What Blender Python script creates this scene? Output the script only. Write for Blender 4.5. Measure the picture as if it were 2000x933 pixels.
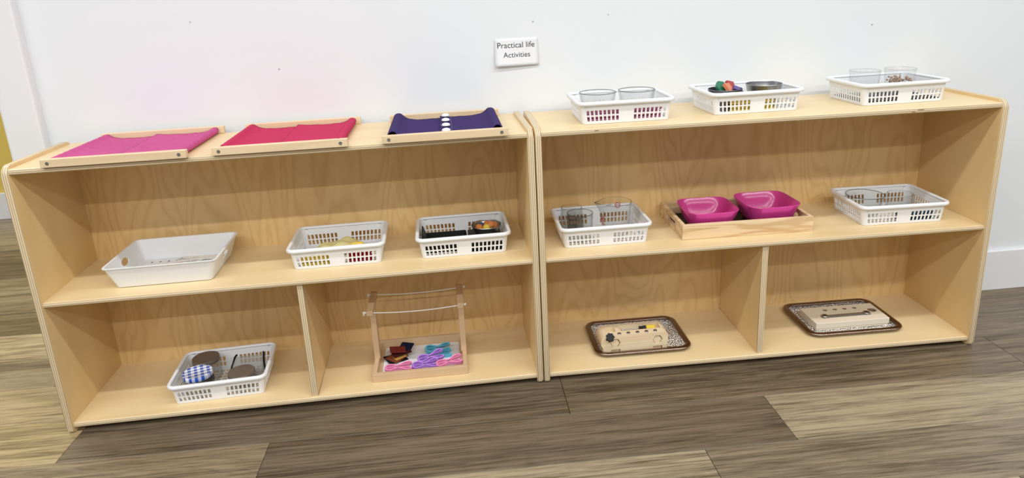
import bpy, bmesh, math, random
from mathutils import Vector, Matrix, noise
random.seed(7)
scene = bpy.context.scene
for o in list(bpy.data.objects): bpy.data.objects.remove(o)
C = scene.collection
PI = math.pi

# ------------------------------------------------------------------ camera
F_PX = 1336.1
cam_d = bpy.data.cameras.new('camera'); cam = bpy.data.objects.new('camera', cam_d); C.objects.link(cam)
cam_d.sensor_fit = 'HORIZONTAL'; cam_d.sensor_width = 36.0; cam_d.lens = F_PX / 2000 * 36.0
cam_d.shift_y = -(466.5 - 364.09) / 2000
cam_d.clip_start = 0.05
RM = ((0.99201862, 0.09907523, 0.07799464), (-0.11657237, 0.95639746, 0.26779617), (-0.04806191, -0.2747508, 0.96031352))
CP = (0.992244, -1.619671, 1.023570)
cam.matrix_world = Matrix(((RM[0][0], RM[0][2], -RM[0][1], CP[0]), (RM[1][0], RM[1][2], -RM[1][1], CP[1]),
                           (RM[2][0], RM[2][2], -RM[2][1], CP[2]), (0, 0, 0, 1)))
scene.camera = cam

# ------------------------------------------------------------------ light
world = bpy.data.worlds.new('room_light'); scene.world = world; world.use_nodes = True
bg = world.node_tree.nodes['Background']
bg.inputs[0].default_value = (0.97, 0.985, 1.0, 1); bg.inputs[1].default_value = 0.27
def strip_light(name, x, y, z, sx, sy, power, col=(0.965, 0.985, 1.0)):
    l = bpy.data.lights.new(name, 'AREA'); l.shape = 'RECTANGLE'; l.size = sx; l.size_y = sy
    l.energy = power; l.color = col
    o = bpy.data.objects.new(name, l); C.objects.link(o); o.location = (x, y, z)
    return o
for k, (ly, pw) in enumerate(((-1.03, 50.0), (-2.40, 70.0), (-3.65, 62.0))):
    strip_light('ceiling_strip_lamp', 1.15, ly, 2.70, 6.4, 0.07, pw)
strip_light('ceiling_strip_lamp', -1.3, 1.2, 2.70, 1.2, 0.11, 24.0)
vs = scene.view_settings
vs.view_transform = 'Standard'; vs.look = 'None'; vs.gamma = 1.0; vs.use_curve_mapping = False
vs.exposure = 0.40

# ------------------------------------------------------------------ helpers
def tag(o, label=None, cat=None, group=None, kind=None):
    if label: o['label'] = label
    if cat: o['category'] = cat
    if group: o['group'] = group
    if kind: o['kind'] = kind
    return o
def obj(name, bm, mat, parent=None, smooth=False, loc=None, rotz=None, solid=None):
    bmesh.ops.recalc_face_normals(bm, faces=bm.faces[:])
    me = bpy.data.meshes.new(name); bm.to_mesh(me); bm.free()
    if smooth:
        for p in me.polygons: p.use_smooth = True
    for m in (mat if isinstance(mat, (list, tuple)) else [mat]): me.materials.append(m)
    o = bpy.data.objects.new(name, me); C.objects.link(o)
    if parent: o.parent = parent
    if loc: o.location = loc
    if rotz: o.rotation_euler.z = rotz
    if solid:
        s = o.modifiers.new('solid', 'SOLIDIFY'); s.thickness = solid; s.offset = 0
    return o
def smooth_by_angle(o, ang=40):
    me = o.data
    for p in me.polygons: p.use_smooth = True
    bm = bmesh.new(); bm.from_mesh(me)
    for e in bm.edges:
        if len(e.link_faces) == 2 and e.calc_face_angle(0) > math.radians(ang): e.smooth = False
    bm.to_mesh(me); bm.free()
    return o
def thing(name, label, cat, loc=(0, 0, 0), rotz=0.0, group=None):
    o = bpy.data.objects.new(name, None); C.objects.link(o); o.empty_display_size = 0.02
    o.location = loc; o.rotation_euler.z = rotz
    return tag(o, label, cat, group)
def link_copy(o, parent=None):
    c = o.copy(); C.objects.link(c)
    if parent: c.parent = parent
    return c
def box(bm, x0, x1, y0, y1, z0, z1, bev=0.0, seg=2):
    r = bmesh.ops.create_cube(bm, size=1.0)
    bmesh.ops.scale(bm, vec=(x1 - x0, y1 - y0, z1 - z0), verts=r['verts'])
    bmesh.ops.translate(bm, vec=((x0 + x1) / 2, (y0 + y1) / 2, (z0 + z1) / 2), verts=r['verts'])
    if bev:
        es = list({e for v in r['verts'] for e in v.link_edges})
        bmesh.ops.bevel(bm, geom=es, offset=bev, segments=seg, affect='EDGES', profile=0.5)
    return bm
def NB(*a, **k): return box(bmesh.new(), *a, **k)
def loft(bm, loops, closed=True, cap0=False, cap1=False, wrap=False):
    vs_ = [[bm.verts.new(p) for p in L] for L in loops]
    n = len(loops[0])
    rng = range(len(loops)) if wrap else range(len(loops) - 1)
    for i in rng:
        a, b = vs_[i], vs_[(i + 1) % len(loops)]
        for j in (range(n) if closed else range(n - 1)):
            bm.faces.new((a[j], a[(j + 1) % n], b[(j + 1) % n], b[j]))
    if cap0: bm.faces.new(list(reversed(vs_[0])))
    if cap1: bm.faces.new(vs_[-1])
    return vs_
def rrect(w, d, r, n=5, cx=0, cy=0):
    pts = []
    for (sx, sy, a0) in ((1, 1, 0), (-1, 1, PI / 2), (-1, -1, PI), (1, -1, 1.5 * PI)):
        for k in range(n + 1):
            a = a0 + k / n * PI / 2
            pts.append((cx + sx * (w / 2 - r) + r * math.cos(a), cy + sy * (d / 2 - r) + r * math.sin(a)))
    return pts
def lathe(bm, prof, n=32, cx=0, cy=0, cap0=False, cap1=False):
    loops = [[(cx + r * math.cos(2 * PI * k / n), cy + r * math.sin(2 * PI * k / n), z) for k in range(n)] for r, z in prof]
    return loft(bm, loops, True, cap0, cap1)
def tube(bm, pts, r, n=8, closed=False, rfun=None):
    P = [Vector(p) for p in pts]; loops = []
    for i, p in enumerate(P):
        a = P[i - 1] if (i > 0 or closed) else P[0]
        b = P[(i + 1) % len(P)] if (i < len(P) - 1 or closed) else P[-1]
        t = (b - a).normalized()
        up = Vector((0, 0, 1)) if abs(t.z) < 0.9 else Vector((1, 0, 0))
        u = t.cross(up).normalized(); v = u.cross(t)
        rr = rfun(i / max(1, len(P) - 1)) if rfun else r
        loops.append([tuple(p + u * rr * math.cos(2 * PI * k / n) + v * rr * math.sin(2 * PI * k / n)) for k in range(n)])
    loft(bm, loops, True, not closed, not closed, wrap=closed)
    return bm
def spline(pts, n=8):
    P = [Vector(p) for p in pts]; out = []
    for i in range(len(P) - 1):
        p0, p1, p2, p3 = P[max(i - 1, 0)], P[i], P[i + 1], P[min(i + 2, len(P) - 1)]
        for k in range(n):
            t = k / n
            out.append(0.5 * ((2 * p1) + (p2 - p0) * t + (2 * p0 - 5 * p1 + 4 * p2 - p3) * t * t + (3 * p1 - p0 - 3 * p2 + p3) * t ** 3))
    out.append(P[-1]); return out
def disc_solid(bm, r, z0, z1, n=32, cx=0, cy=0, bev=0.0):
    if bev: lathe(bm, [(r - bev, z0), (r, z0 + bev), (r, z1 - bev), (r - bev, z1)], n, cx, cy, True, True)
    else: lathe(bm, [(r, z0), (r, z1)], n, cx, cy, True, True)
    return bm
def xform(bm, M, verts=None):
    bmesh.ops.transform(bm, matrix=M, verts=verts or bm.verts[:]); return bm
def prism(bm, pts, axis, a, b):
    """polygon pts extruded from a to b along axis (0,1,2); pts are the other two coords in order"""
    def P(p, t):
        q = [0, 0, 0]; oth = [i for i in range(3) if i != axis]
        q[oth[0]], q[oth[1]] = p; q[axis] = t; return tuple(q)
    loft(bm, [[P(p, a) for p in pts], [P(p, b) for p in pts]], True, True, True)
    return bm
def cut(o, cutters):
    """real boolean holes; the cutter is removed afterwards"""
    for bm in cutters:
        bmesh.ops.recalc_face_normals(bm, faces=bm.faces[:])
        me = bpy.data.meshes.new('c'); bm.to_mesh(me); bm.free()
        c = bpy.data.objects.new('c', me); C.objects.link(c)
        c.parent = o.parent; c.location = o.location
        m = o.modifiers.new('b', 'BOOLEAN'); m.object = c; m.operation = 'DIFFERENCE'; m.solver = 'EXACT'
        bpy.context.view_layer.update()
        dg = bpy.context.evaluated_depsgraph_get()
        nm = bpy.data.meshes.new_from_object(o.evaluated_get(dg))
        o.modifiers.clear(); old = o.data; o.data = nm
        bpy.data.objects.remove(c); bpy.data.meshes.remove(old)
    return o

# ------------------------------------------------------------------ materials
class NT:
    def __init__(s, name):
        s.m = bpy.data.materials.new(name); s.m.use_nodes = True; s.t = s.m.node_tree
        s.b = s.t.nodes['Principled BSDF']
    def n(s, typ, **kw):
        x = s.t.nodes.new(typ)
        for k, v in kw.items():
            if isinstance(k, str) and hasattr(x, k): setattr(x, k, v)
        return x
    def l(s, a, b): s.t.links.new(a, b)
    def math(s, op, a, b=None, c=None):
        x = s.t.nodes.new('ShaderNodeMath'); x.operation = op
        for i, v in enumerate((a, b, c)):
            if v is None: continue
            if hasattr(v, 'is_linked'): s.l(v, x.inputs[i])
            else: x.inputs[i].default_value = v
        return x.outputs[0]
    def mix(s, f, a, b, mode='MIX'):
        x = s.t.nodes.new('ShaderNodeMix'); x.data_type = 'RGBA'; x.blend_type = mode
        for i, v in ((0, f), (6, a), (7, b)):
            if hasattr(v, 'is_linked'): s.l(v, x.inputs[i])
            elif isinstance(v, tuple): x.inputs[i].default_value = v if len(v) == 4 else (*v, 1)
            else: x.inputs[i].default_value = v
        return x.outputs[2]
    def mapping(s, scale, rand=True, coord='Object'):
        tc = s.n('ShaderNodeTexCoord'); mp = s.n('ShaderNodeMapping')
        mp.inputs['Scale'].default_value = scale
        if rand:
            oi = s.n('ShaderNodeObjectInfo'); cx = s.n('ShaderNodeCombineXYZ')
            r1 = s.math('MULTIPLY', oi.outputs['Random'], 37.0); r2 = s.math('MULTIPLY', oi.outputs['Random'], 91.0)
            s.l(r1, cx.inputs[0]); s.l(r2, cx.inputs[1]); s.l(r1, cx.inputs[2])
            va = s.n('ShaderNodeVectorMath'); va.operation = 'ADD'
            s.l(tc.outputs[coord], mp.inputs[0]); s.l(mp.outputs[0], va.inputs[0]); s.l(cx.outputs[0], va.inputs[1])
            return va.outputs[0], tc
        s.l(tc.outputs[coord], mp.inputs[0]); return mp.outputs[0], tc
    def noise(s, vec, scale=5.0, detail=3.0, rough=0.5, dist=0.0):
        x = s.n('ShaderNodeTexNoise'); x.inputs['Scale'].default_value = scale; x.inputs['Detail'].default_value = detail
        x.inputs['Roughness'].default_value = rough; x.inputs['Distortion'].default_value = dist
        if vec is not None: s.l(vec, x.inputs['Vector'])
        return x.outputs['Fac']
    def bump(s, h, strength=0.2, dist=0.001):
        x = s.n('ShaderNodeBump'); x.inputs['Strength'].default_value = strength; x.inputs['Distance'].default_value = dist
        s.l(h, x.inputs['Height']); s.l(x.outputs[0], s.b.inputs['Normal'])
    def set(s, **kw):
        for k, v in kw.items():
            s.b.inputs[k.replace('_', ' ')].default_value = (*v, 1) if isinstance(v, tuple) else v
        return s
def plain(name, col, rough=0.5, metal=0.0, var=0.06, scale=40.0, spec=0.5, bump=0.0, coat=0.0, trans=0.0):
    t = NT(name); t.set(Roughness=rough, Metallic=metal)
    t.b.inputs['Specular IOR Level'].default_value = spec
    if coat: t.b.inputs['Coat Weight'].default_value = coat; t.b.inputs['Coat Roughness'].default_value = 0.12
    v, _ = t.mapping((1, 1, 1)); nz = t.noise(v, scale, 3)
    c2 = tuple(max(0, c * (1 - var)) for c in col); c1 = tuple(min(1, c * (1 + var * 0.5)) for c in col)
    t.l(t.mix(nz, c1, c2), t.b.inputs['Base Color'])
    if bump: t.bump(nz, bump, 0.0006)
    if trans: t.b.inputs['Transmission Weight'].default_value = trans
    return t.m
def wood(name, light, dark, stretch, freq=26.0, contrast=0.45, fine=0.25, edge=None, rough=0.34, spec=0.5, knots=0.0, edge_dark=(0.30, 0.18, 0.08), edge_light=(0.82, 0.68, 0.45), coat=0.0, line=2.2):
    """plain sawn grain = contour lines of a stretched noise; edge = axis across which ply layers show"""
    t = NT(name); t.set(Roughness=rough); t.b.inputs['Specular IOR Level'].default_value = spec
    if coat: t.b.inputs['Coat Weight'].default_value = coat; t.b.inputs['Coat Roughness'].default_value = 0.2
    v, tc = t.mapping(stretch)
    nz = t.noise(v, 1.0, 2.0, 0.45, 0.25)
    ring = t.math('SINE', t.math('MULTIPLY', nz, freq))
    ring = t.math('MULTIPLY_ADD', ring, 0.5, 0.5); ring = t.math('POWER', ring, line)
    fine_v, _ = t.mapping(tuple(x * 22 for x in stretch))
    fn = t.noise(fine_v, 1.0, 4.0, 0.65)
    cloud = t.noise(v, 0.7, 2.0)
    f = t.math('ADD', t.math('MULTIPLY', ring, contrast), t.math('MULTIPLY', fn, fine))
    f = t.math('ADD', f, t.math('MULTIPLY', t.math('SUBTRACT', cloud, 0.5), 0.7))
    f.node.use_clamp = True
    col = t.mix(f, light, dark)
    if knots:
        kv, _ = t.mapping((1, 1, 1)); vo = t.n('ShaderNodeTexVoronoi'); vo.inputs['Scale'].default_value = knots; t.l(kv, vo.inputs['Vector'])
        k = t.math('LESS_THAN', vo.outputs['Distance'], 0.028)
        col = t.mix(t.math('MULTIPLY', k, 0.65), col, (0.16, 0.085, 0.04))
    if edge is not None:
        sp = t.n('ShaderNodeSeparateXYZ'); t.l(tc.outputs['Object'], sp.inputs[0])
        wob = t.noise(v, 2.0, 2.0)
        ph = t.math('MULTIPLY_ADD', wob, 0.0006, sp.outputs[edge])
        st = t.math('SINE', t.math('MULTIPLY', ph, 2 * PI / 0.0046))
        st = t.math('MULTIPLY_ADD', st, 0.5, 0.5); st = t.math('POWER', st, 1.6)
        ecol = t.mix(t.math('MULTIPLY', st, 0.8), edge_light, edge_dark)
        sn = t.n('ShaderNodeSeparateXYZ'); t.l(tc.outputs['Normal'], sn.inputs[0])
        isedge = t.math('LESS_THAN', t.math('ABSOLUTE', sn.outputs[edge]), 0.8)
        col = t.mix(isedge, col, ecol)
    t.l(col, t.b.inputs['Base Color'])
    t.bump(fn, 0.06, 0.0004)
    return t.m
def glass(name, tint=(0.985, 0.99, 0.988), edge=(0.58, 0.60, 0.59), body=0.0):
    t = NT(name); nt = t.t; nt.nodes.remove(t.b)
    lw = t.n('ShaderNodeLayerWeight'); lw.inputs[0].default_value = 0.28
    tr = t.n('ShaderNodeBsdfTransparent'); gl = t.n('ShaderNodeBsdfGlossy'); gl.inputs['Roughness'].default_value = 0.04
    t.l(t.mix(t.math('POWER', lw.outputs['Facing'], 2.6), tint, edge), tr.inputs[0])
    mx = t.n('ShaderNodeMixShader'); t.l(t.math('MULTIPLY_ADD', t.math('POWER', lw.outputs['Facing'], 4.0), 0.45, 0.045), mx.inputs[0])
    t.l(tr.outputs[0], mx.inputs[1]); t.l(gl.outputs[0], mx.inputs[2])
    out = nt.nodes['Material Output']
    if body:
        df = t.n('ShaderNodeBsdfDiffuse'); df.inputs[0].default_value = (*edge, 1)
        m2 = t.n('ShaderNodeMixShader'); m2.inputs[0].default_value = body
        t.l(mx.outputs[0], m2.inputs[1]); t.l(df.outputs[0], m2.inputs[2]); t.l(m2.outputs[0], out.inputs[0])
    else: t.l(mx.outputs[0], out.inputs[0])
    return t.m
def fabric(name, col, dark):
    t = NT(name); t.set(Roughness=0.9); t.b.inputs['Specular IOR Level'].default_value = 0.15
    v, _ = t.mapping((1, 1, 1))
    t.l(t.mix(t.noise(v, 45, 4, 0.7), col, dark), t.b.inputs['Base Color'])
    wv = t.n('ShaderNodeTexWave'); wv.inputs['Scale'].default_value = 420; wv.inputs['Distortion'].default_value = 1.0; t.l(v, wv.inputs['Vector'])
    t.bump(wv.outputs['Fac'], 0.25, 0.0005)
    try:
        t.b.inputs['Sheen Weight'].default_value = 0.0
    except Exception: pass
    return t.m

BL, BD = (0.81, 0.635, 0.365), (0.70, 0.49, 0.235)
M = {}
M['wall'] = plain('white_wall_paint', (0.82, 0.845, 0.865), 0.55, var=0.02, scale=3.0, spec=0.3)
M['trim'] = plain('white_trim_paint', (0.84, 0.84, 0.85), 0.4, var=0.02, scale=6.0)
M['yellow'] = plain('yellow_wall_paint', (0.80, 0.60, 0.13), 0.6, var=0.04, scale=3.0)
M['ceiling'] = plain('ceiling_paint', (0.82, 0.82, 0.81), 0.8, var=0.02)
M['board'] = wood('birch_shelf', BL, BD, (1.1, 7, 7), 22, 0.28, 0.25, edge=2, knots=2.3)
M['side'] = wood('birch_side', (0.79, 0.575, 0.285), (0.66, 0.43, 0.17), (7, 7, 1.1), 22, 0.25, 0.25, edge=0)
M['back'] = wood('birch_back', (0.83, 0.59, 0.285), (0.60, 0.36, 0.125), (6.5, 6.5, 1.5), 105, 0.30, 0.34, knots=2.1, line=2.6)
M['rail'] = wood('beech_rail', (0.82, 0.64, 0.41), (0.70, 0.51, 0.30), (2.5, 30, 30), 16, 0.3, 0.3, rough=0.5)
M['beech'] = wood('beech_peg_frame', (0.68, 0.48, 0.29), (0.55, 0.37, 0.21), (14, 14, 14), 8, 0.2, 0.5, rough=0.5)
M['pine'] = wood('pine_tray', (0.84, 0.65, 0.40), (0.58, 0.37, 0.18), (3.0, 14, 26), 30, 0.7, 0.15, rough=0.5)
M['pale'] = wood('pale_wood_block', (0.84, 0.69, 0.47), (0.70, 0.52, 0.31), (3, 25, 40), 24, 0.45, 0.2, rough=0.5)
def white_plastic(name, col, rough, tl):
    m = plain(name, col, rough, var=0.015); nt = m.node_tree; b = nt.nodes['Principled BSDF']
    tn = nt.nodes.new('ShaderNodeBsdfTranslucent'); tn.inputs[0].default_value = (*col, 1)
    mx = nt.nodes.new('ShaderNodeMixShader'); mx.inputs[0].default_value = tl
    nt.links.new(b.outputs[0], mx.inputs[1]); nt.links.new(tn.outputs[0], mx.inputs[2]); nt.links.new(mx.outputs[0], nt.nodes['Material Output'].inputs[0])
    return m
M['plastic'] = white_plastic('white_plastic', (0.90, 0.91, 0.925), 0.35, 0.06)
M['tray_plastic'] = white_plastic('white_tray_plastic', (0.88, 0.89, 0.905), 0.45, 0.04)
M['pink'] = fabric('pink_cotton', (0.64, 0.125, 0.325), (0.52, 0.08, 0.24))
M['red'] = fabric('raspberry_cotton', (0.60, 0.042, 0.125), (0.50, 0.028, 0.095))
M['navy'] = fabric('purple_blue_denim', (0.062, 0.036, 0.155), (0.036, 0.022, 0.10))
M['thread'] = plain('pale_thread', (0.20, 0.18, 0.34), 0.8)
M['screw'] = plain('steel_screw', (0.42, 0.42, 0.42), 0.35, 1.0)
M['dark'] = plain('painted_hole_shade', (0.06, 0.05, 0.04), 0.7)  # shade colour for the tray's drain holes
M['button'] = plain('white_button', (0.88, 0.87, 0.85), 0.3, var=0.02)
M['glass'] = glass('clear_glass')
M['glass_thick'] = glass('clear_thick_glass', (0.972, 0.978, 0.975), (0.48, 0.50, 0.50))
M['plastic_clear'] = glass('clear_plastic', (0.93, 0.94, 0.94), (0.72, 0.73, 0.74), 0.22)
M['steel'] = plain('brushed_steel', (0.42, 0.42, 0.42), 0.3, 1.0, var=0.15)
M['steel_dark'] = plain('dark_steel', (0.20, 0.20, 0.23), 0.3, 1.0, var=0.2)
M['lid'] = plain('bronze_grey_lid', (0.19, 0.148, 0.12), 0.5, 0.25, var=0.12, scale=90)
M['magenta'] = plain('magenta_plastic', (0.66, 0.06, 0.30), 0.16, var=0.03)
M['blackpl'] = plain('black_plastic', (0.010, 0.010, 0.010), 0.5, spec=0.3)
M['paper'] = plain('white_paper', (0.83, 0.835, 0.85), 0.7, var=0.01)
M['ink'] = plain('grey_black_ink', (0.05, 0.05, 0.055), 0.8)
M['redprint'] = plain('red_print', (0.55, 0.02, 0.04), 0.5)
M['cord'] = plain('white_cord', (0.84, 0.80, 0.74), 0.8)
M['pinkcord'] = plain('pink_cord', (0.62, 0.20, 0.30), 0.8)
M['endgrain_shade'] = plain('brown_end_grain_and_shade', (0.30, 0.19, 0.10), 0.8, var=0.2, scale=200)  # brown of the edge chips, also the shade painted into the board holes
M['scuff'] = plain('grey_scuff', (0.45, 0.45, 0.46), 0.8)
M['cork'] = plain('cork_base', (0.60, 0.40, 0.22), 0.8, var=0.25, scale=250)
# hammered steel tray
t = NT('hammered_steel'); t.set(Metallic=0.85, Roughness=0.42)
v, _ = t.mapping((1, 1, 1)); vo = t.n('ShaderNodeTexVoronoi'); vo.inputs['Scale'].default_value = 170; t.l(v, vo.inputs['Vector'])
t.set(Base_Color=(0.86, 0.84, 0.81)); t.bump(vo.outputs['Distance'], 1.0, 0.010); M['hammered'] = t.m
M['trayrim'] = plain('bronzed_tray_rim', (0.27, 0.20, 0.16), 0.24, 1.0, var=0.1)
# gingham
t = NT('blue_gingham'); t.set(Roughness=0.45); v, tc = t.mapping((1, 1, 1), rand=False)
sp = t.n('ShaderNodeSeparateXYZ'); t.l(v, sp.inputs[0])
fx = t.math('GREATER_THAN', t.math('FRACT', t.math('MULTIPLY', sp.outputs[0], 1 / 0.0155)), 0.5)
fy = t.math('GREATER_THAN', t.math('FRACT', t.math('MULTIPLY', sp.outputs[1], 1 / 0.0155)), 0.5)
s2 = t.math('MULTIPLY', t.math('ADD', fx, fy), 0.5)
t.l(t.mix(s2, (0.87, 0.88, 0.92), (0.012, 0.075, 0.42)), t.b.inputs['Base Color']); M['gingham'] = t.m
# floor planks: tint comes from each plank's own colour
t = NT('vinyl_oak_plank'); t.set(Roughness=0.42)
v, tc = t.mapping((1.3, 13, 13)); oi = t.n('ShaderNodeObjectInfo')
nz = t.noise(v, 1.0, 3.0, 0.55, 0.5); ring = t.math('SINE', t.math('MULTIPLY', nz, 60.0)); ring = t.math('POWER', t.math('MULTIPLY_ADD', ring, 0.5, 0.5), 3.0)
v2, _ = t.mapping((7, 210, 210)); fn = t.noise(v2, 1.0, 5.0, 0.75)
v4, _ = t.mapping((2.2, 55, 55)); fm = t.noise(v4, 1.0, 4.0, 0.65)
v3, _ = t.mapping((0.8, 8, 8)); bl = t.noise(v3, 1.0, 3.0, 0.6, 0.4)
f = t.math('ADD', t.math('MULTIPLY', ring, 0.20), t.math('MULTIPLY_ADD', t.math('SUBTRACT', fn, 0.5), 2.8, 0.38))
f = t.math('ADD', f, t.math('MULTIPLY', t.math('SUBTRACT', fm, 0.5), 2.0))
f = t.math('ADD', f, t.math('MULTIPLY', t.math('SUBTRACT', bl, 0.5), 1.6)); f.node.use_clamp = True
lt = t.mix(1.0, oi.outputs['Color'], (1.42, 1.38, 1.28, 1), 'MULTIPLY'); dk = t.mix(1.0, oi.outputs['Color'], (0.42, 0.37, 0.31, 1), 'MULTIPLY')
t.l(t.mix(f, lt, dk), t.b.inputs['Base Color']); t.bump(fn, 0.4, 0.0008); M['plank'] = t.m

# ------------------------------------------------------------------ measured layout (metres)
W, TS, TB = 1.2192, 0.0155, 0.0136
ZT, ZM, ZB, H, D = 0.6891, 0.3571, 0.0264, 0.6974, 0.2924
RX0, RY0, RYAW = 1.2221, -0.0013, -0.0349
def wall_y(x): return 0.3094 - 0.0224 * (x - 1.2192)
def RP(x, y, z):
    c, s = math.cos(RYAW), math.sin(RYAW)
    return (RX0 + c * x - s * y, RY0 + s * x + c * y, z)

# ------------------------------------------------------------------ setting
WA = math.atan(-0.0224)
floor = obj('floor', NB(-4, 6, -4.2, 3.0, -0.06, -0.006), plain('floor_underlay', (0.10, 0.085, 0.065), 0.6)); tag(floor, 'grey brown oak look plank floor', None, kind='structure')
PW, PL = 0.181, 1.236
dark_t, mid_t, light_t, tan_t = (0.135, 0.106, 0.074), (0.165, 0.131, 0.088), (0.285, 0.240, 0.166), (0.33, 0.26, 0.150)
pm = None
known = {0: 0.03, -1: 0.524, -2: 1.535 - PL, -3: 0.9}
tint = {(0, -1): tan_t, (0, 0): dark_t, (0, 1): mid_t, (-1, -1): (0.225, 0.182, 0.122), (-1, 0): (0.138, 0.108, 0.076), (-1, 1): light_t, (-2, 0): light_t, (-2, -1): mid_t, (-2, 1): (0.19, 0.155, 0.108), (1, -1): (0.36, 0.285, 0.18), (2, -1): (0.29, 0.225, 0.14), (1, 1): (0.16, 0.13, 0.095), (3, -1): (0.45, 0.37, 0.25), (4, -1): (0.30, 0.24, 0.15)}
for row in range(-10, 13):
    off = known.get(row, (row * 0.437 * PL) % PL)
    for k in range(-3, 4):
        x0 = off + k * PL
        if x0 > 4.6 or x0 + PL < -2.6: continue
        yc = -0.126 + row * PW + PW / 2 + 0.01
        if pm is None:
            p = obj('plank', NB(0, PL - 0.0012, -PW / 2 + 0.0006, PW / 2 - 0.0006, -0.006, 0.0, 0.0007, 1), M['plank'], floor); pm = p.data
        else:
            p = bpy.data.objects.new('plank', pm); C.objects.link(p); p.parent = floor
        a = -0.028
        p.location = (x0 * math.cos(a) - 0 * yc, yc + x0 * math.sin(a), 0); p.rotation_euler.z = a
        c = tint.get((row, k)) or random.choice((dark_t, mid_t, mid_t, light_t, (0.27, 0.22, 0.16)))
        p.color = (*c, 1)

def wall_slab(bm, x0, x1, y0, y1, z0, z1, bev=0.0):   # y offsets measured from the wall face
    box(bm, x0, x1, y0, y1, z0, z1, bev)
    for v in bm.verts: v.co.y += wall_y(v.co.x)
    return bm
wb = obj('wall_back', wall_slab(bmesh.new(), -0.150, 6, 0, 0.13, -0.02, 2.75), M['wall']); tag(wb, 'plain white painted wall behind the shelves', None, kind='structure')
for (x, z, r) in ((1.273, 0.939, 0.0022), (1.485, 0.947, 0.0018), (2.264, 0.879, 0.0024), (0.572, 0.849, 0.0022), (0.36, 0.985, 0.0018)):
    bm = bmesh.new(); disc_solid(bm, r, 0, 0.0008, 10)
    xform(bm, Matrix.Translation((x, wall_y(x) - 0.0001, z)) @ Matrix.Rotation(PI / 2, 4, 'X'))
    obj('nail_mark', bm, M['scuff'], wb)
bb = obj('baseboard_back', wall_slab(bmesh.new(), -0.0595, 6, -0.012, 0.0, 0.0, 0.137, 0.002), M['trim']); tag(bb, 'white flat baseboard along the back wall', None, kind='structure')
tr = obj('trim_1', wall_slab(bmesh.new(), -0.152, -0.0595, -0.030, 0.134, 0.0, 2.74, 0.006), M['trim']); tag(tr, 'white door casing at the end of the white wall', None, kind='structure')
wf = obj('wall_far', NB(-4, 2.5, 2.09, 2.2, -0.02, 2.75), M['yellow']); tag(wf, 'yellow wall of the room beyond the opening', None, kind='structure')
bf = obj('baseboard_far', NB(-4, 2.5, 2.077, 2.09, 0.0, 0.141, 0.003), M['trim']); tag(bf, 'white baseboard under the yellow wall', None, kind='structure')
ce = obj('ceiling', NB(-4, 6, -4.6, 2.2, 2.75, 2.85), M['ceiling']); tag(ce, 'plain white ceiling', None, kind='structure')

# ------------------------------------------------------------------ shelf units
def board_bm(x0, x1, y0, y1, z0, z1, r):
    """board whose front edge is bullnosed"""
    pts = [(y1, z0), (y1, z1)]
    for k in range(6): a = PI / 2 + k / 5 * PI / 2; pts.append((y0 + r + r * math.cos(a), z1 - r + r * math.sin(a)))
    for k in range(6): a = PI + k / 5 * PI / 2; pts.append((y0 + r + r * math.cos(a), z0 + r + r * math.sin(a)))
    return prism(bmesh.new(), pts, 0, x0, x1)
def panel_bm(x0, x1, y0, y1, z0, z1, rt, rb):
    pts = []
    for (cy, cz, r, a0) in ((y1 - rt, z1 - rt, rt, 0), (y0 + rt, z1 - rt, rt, PI / 2), (y0 + rb, z0 + rb, rb, PI), (y1 - rb, z0 + rb, rb, 1.5 * PI)):
        for k in range(7): a = a0 + k / 6 * PI / 2; pts.append((cy + r * math.cos(a), cz + r * math.sin(a)))
    bm = prism(bmesh.new(), pts, 0, x0, x1)
    rim = [e for e in bm.edges if abs(e.verts[0].co.x - e.verts[1].co.x) < 1e-6]
    bmesh.ops.bevel(bm, geom=rim, offset=0.0045, segments=3, affect='EDGES', profile=0.5)
    return bm
def shelf_unit(label, loc, rotz, xd, marks=()):
    u = thing('bookshelf_unit', label, 'shelf', loc, rotz, 'low birch shelf units')
    for (a, b) in ((0, TS), (W - TS, W)):
        smooth_by_angle(obj('side_panel', panel_bm(a, b, 0.0, D + 0.005, 0.0005, H, 0.022, 0.009), M['side'], u), 50)
    tbd = smooth_by_angle(obj('top_board', board_bm(TS, W - TS, 0.004, D + 0.004, ZT - TB, ZT, 0.0045), M['board'], u), 50)
    for (sx_, sw, sz) in marks: obj('chip_mark', NB(sx_ - sw, sx_ + sw, 0.0037, 0.0052, ZT - sz - 0.0009, ZT - sz + 0.0009), M['endgrain_shade'], tbd)
    smooth_by_angle(obj('middle_shelf', board_bm(TS, W - TS, 0.004, D, ZM - 0.0125, ZM, 0.005), M['board'], u), 50)
    smooth_by_angle(obj('bottom_shelf', board_bm(TS, W - TS, 0.004, D, ZB - TB, ZB, 0.005), M['board'], u), 50)
    smooth_by_angle(obj('divider', panel_bm(xd, xd + TS, 0.012, D, ZB, ZM - 0.0125, 0.0005, 0.0005), M['side'], u), 50)
    obj('back_panel', NB(TS, W - TS, D, D + 0.0045, ZB - TB, ZT - TB), M['back'], u)
    return u
shelf_unit('low birch plywood shelf unit with the fabric dressing frames on top', (0, 0, 0), 0, 0.6075)
shelf_unit('low birch plywood shelf unit with three white baskets on top', (RX0, RY0, 0), RYAW, 0.5952, ((0.153, 0.005, 0.0048), (0.985, 0.008, 0.0046), (0.966, 0.004, 0.0092)))

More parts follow.
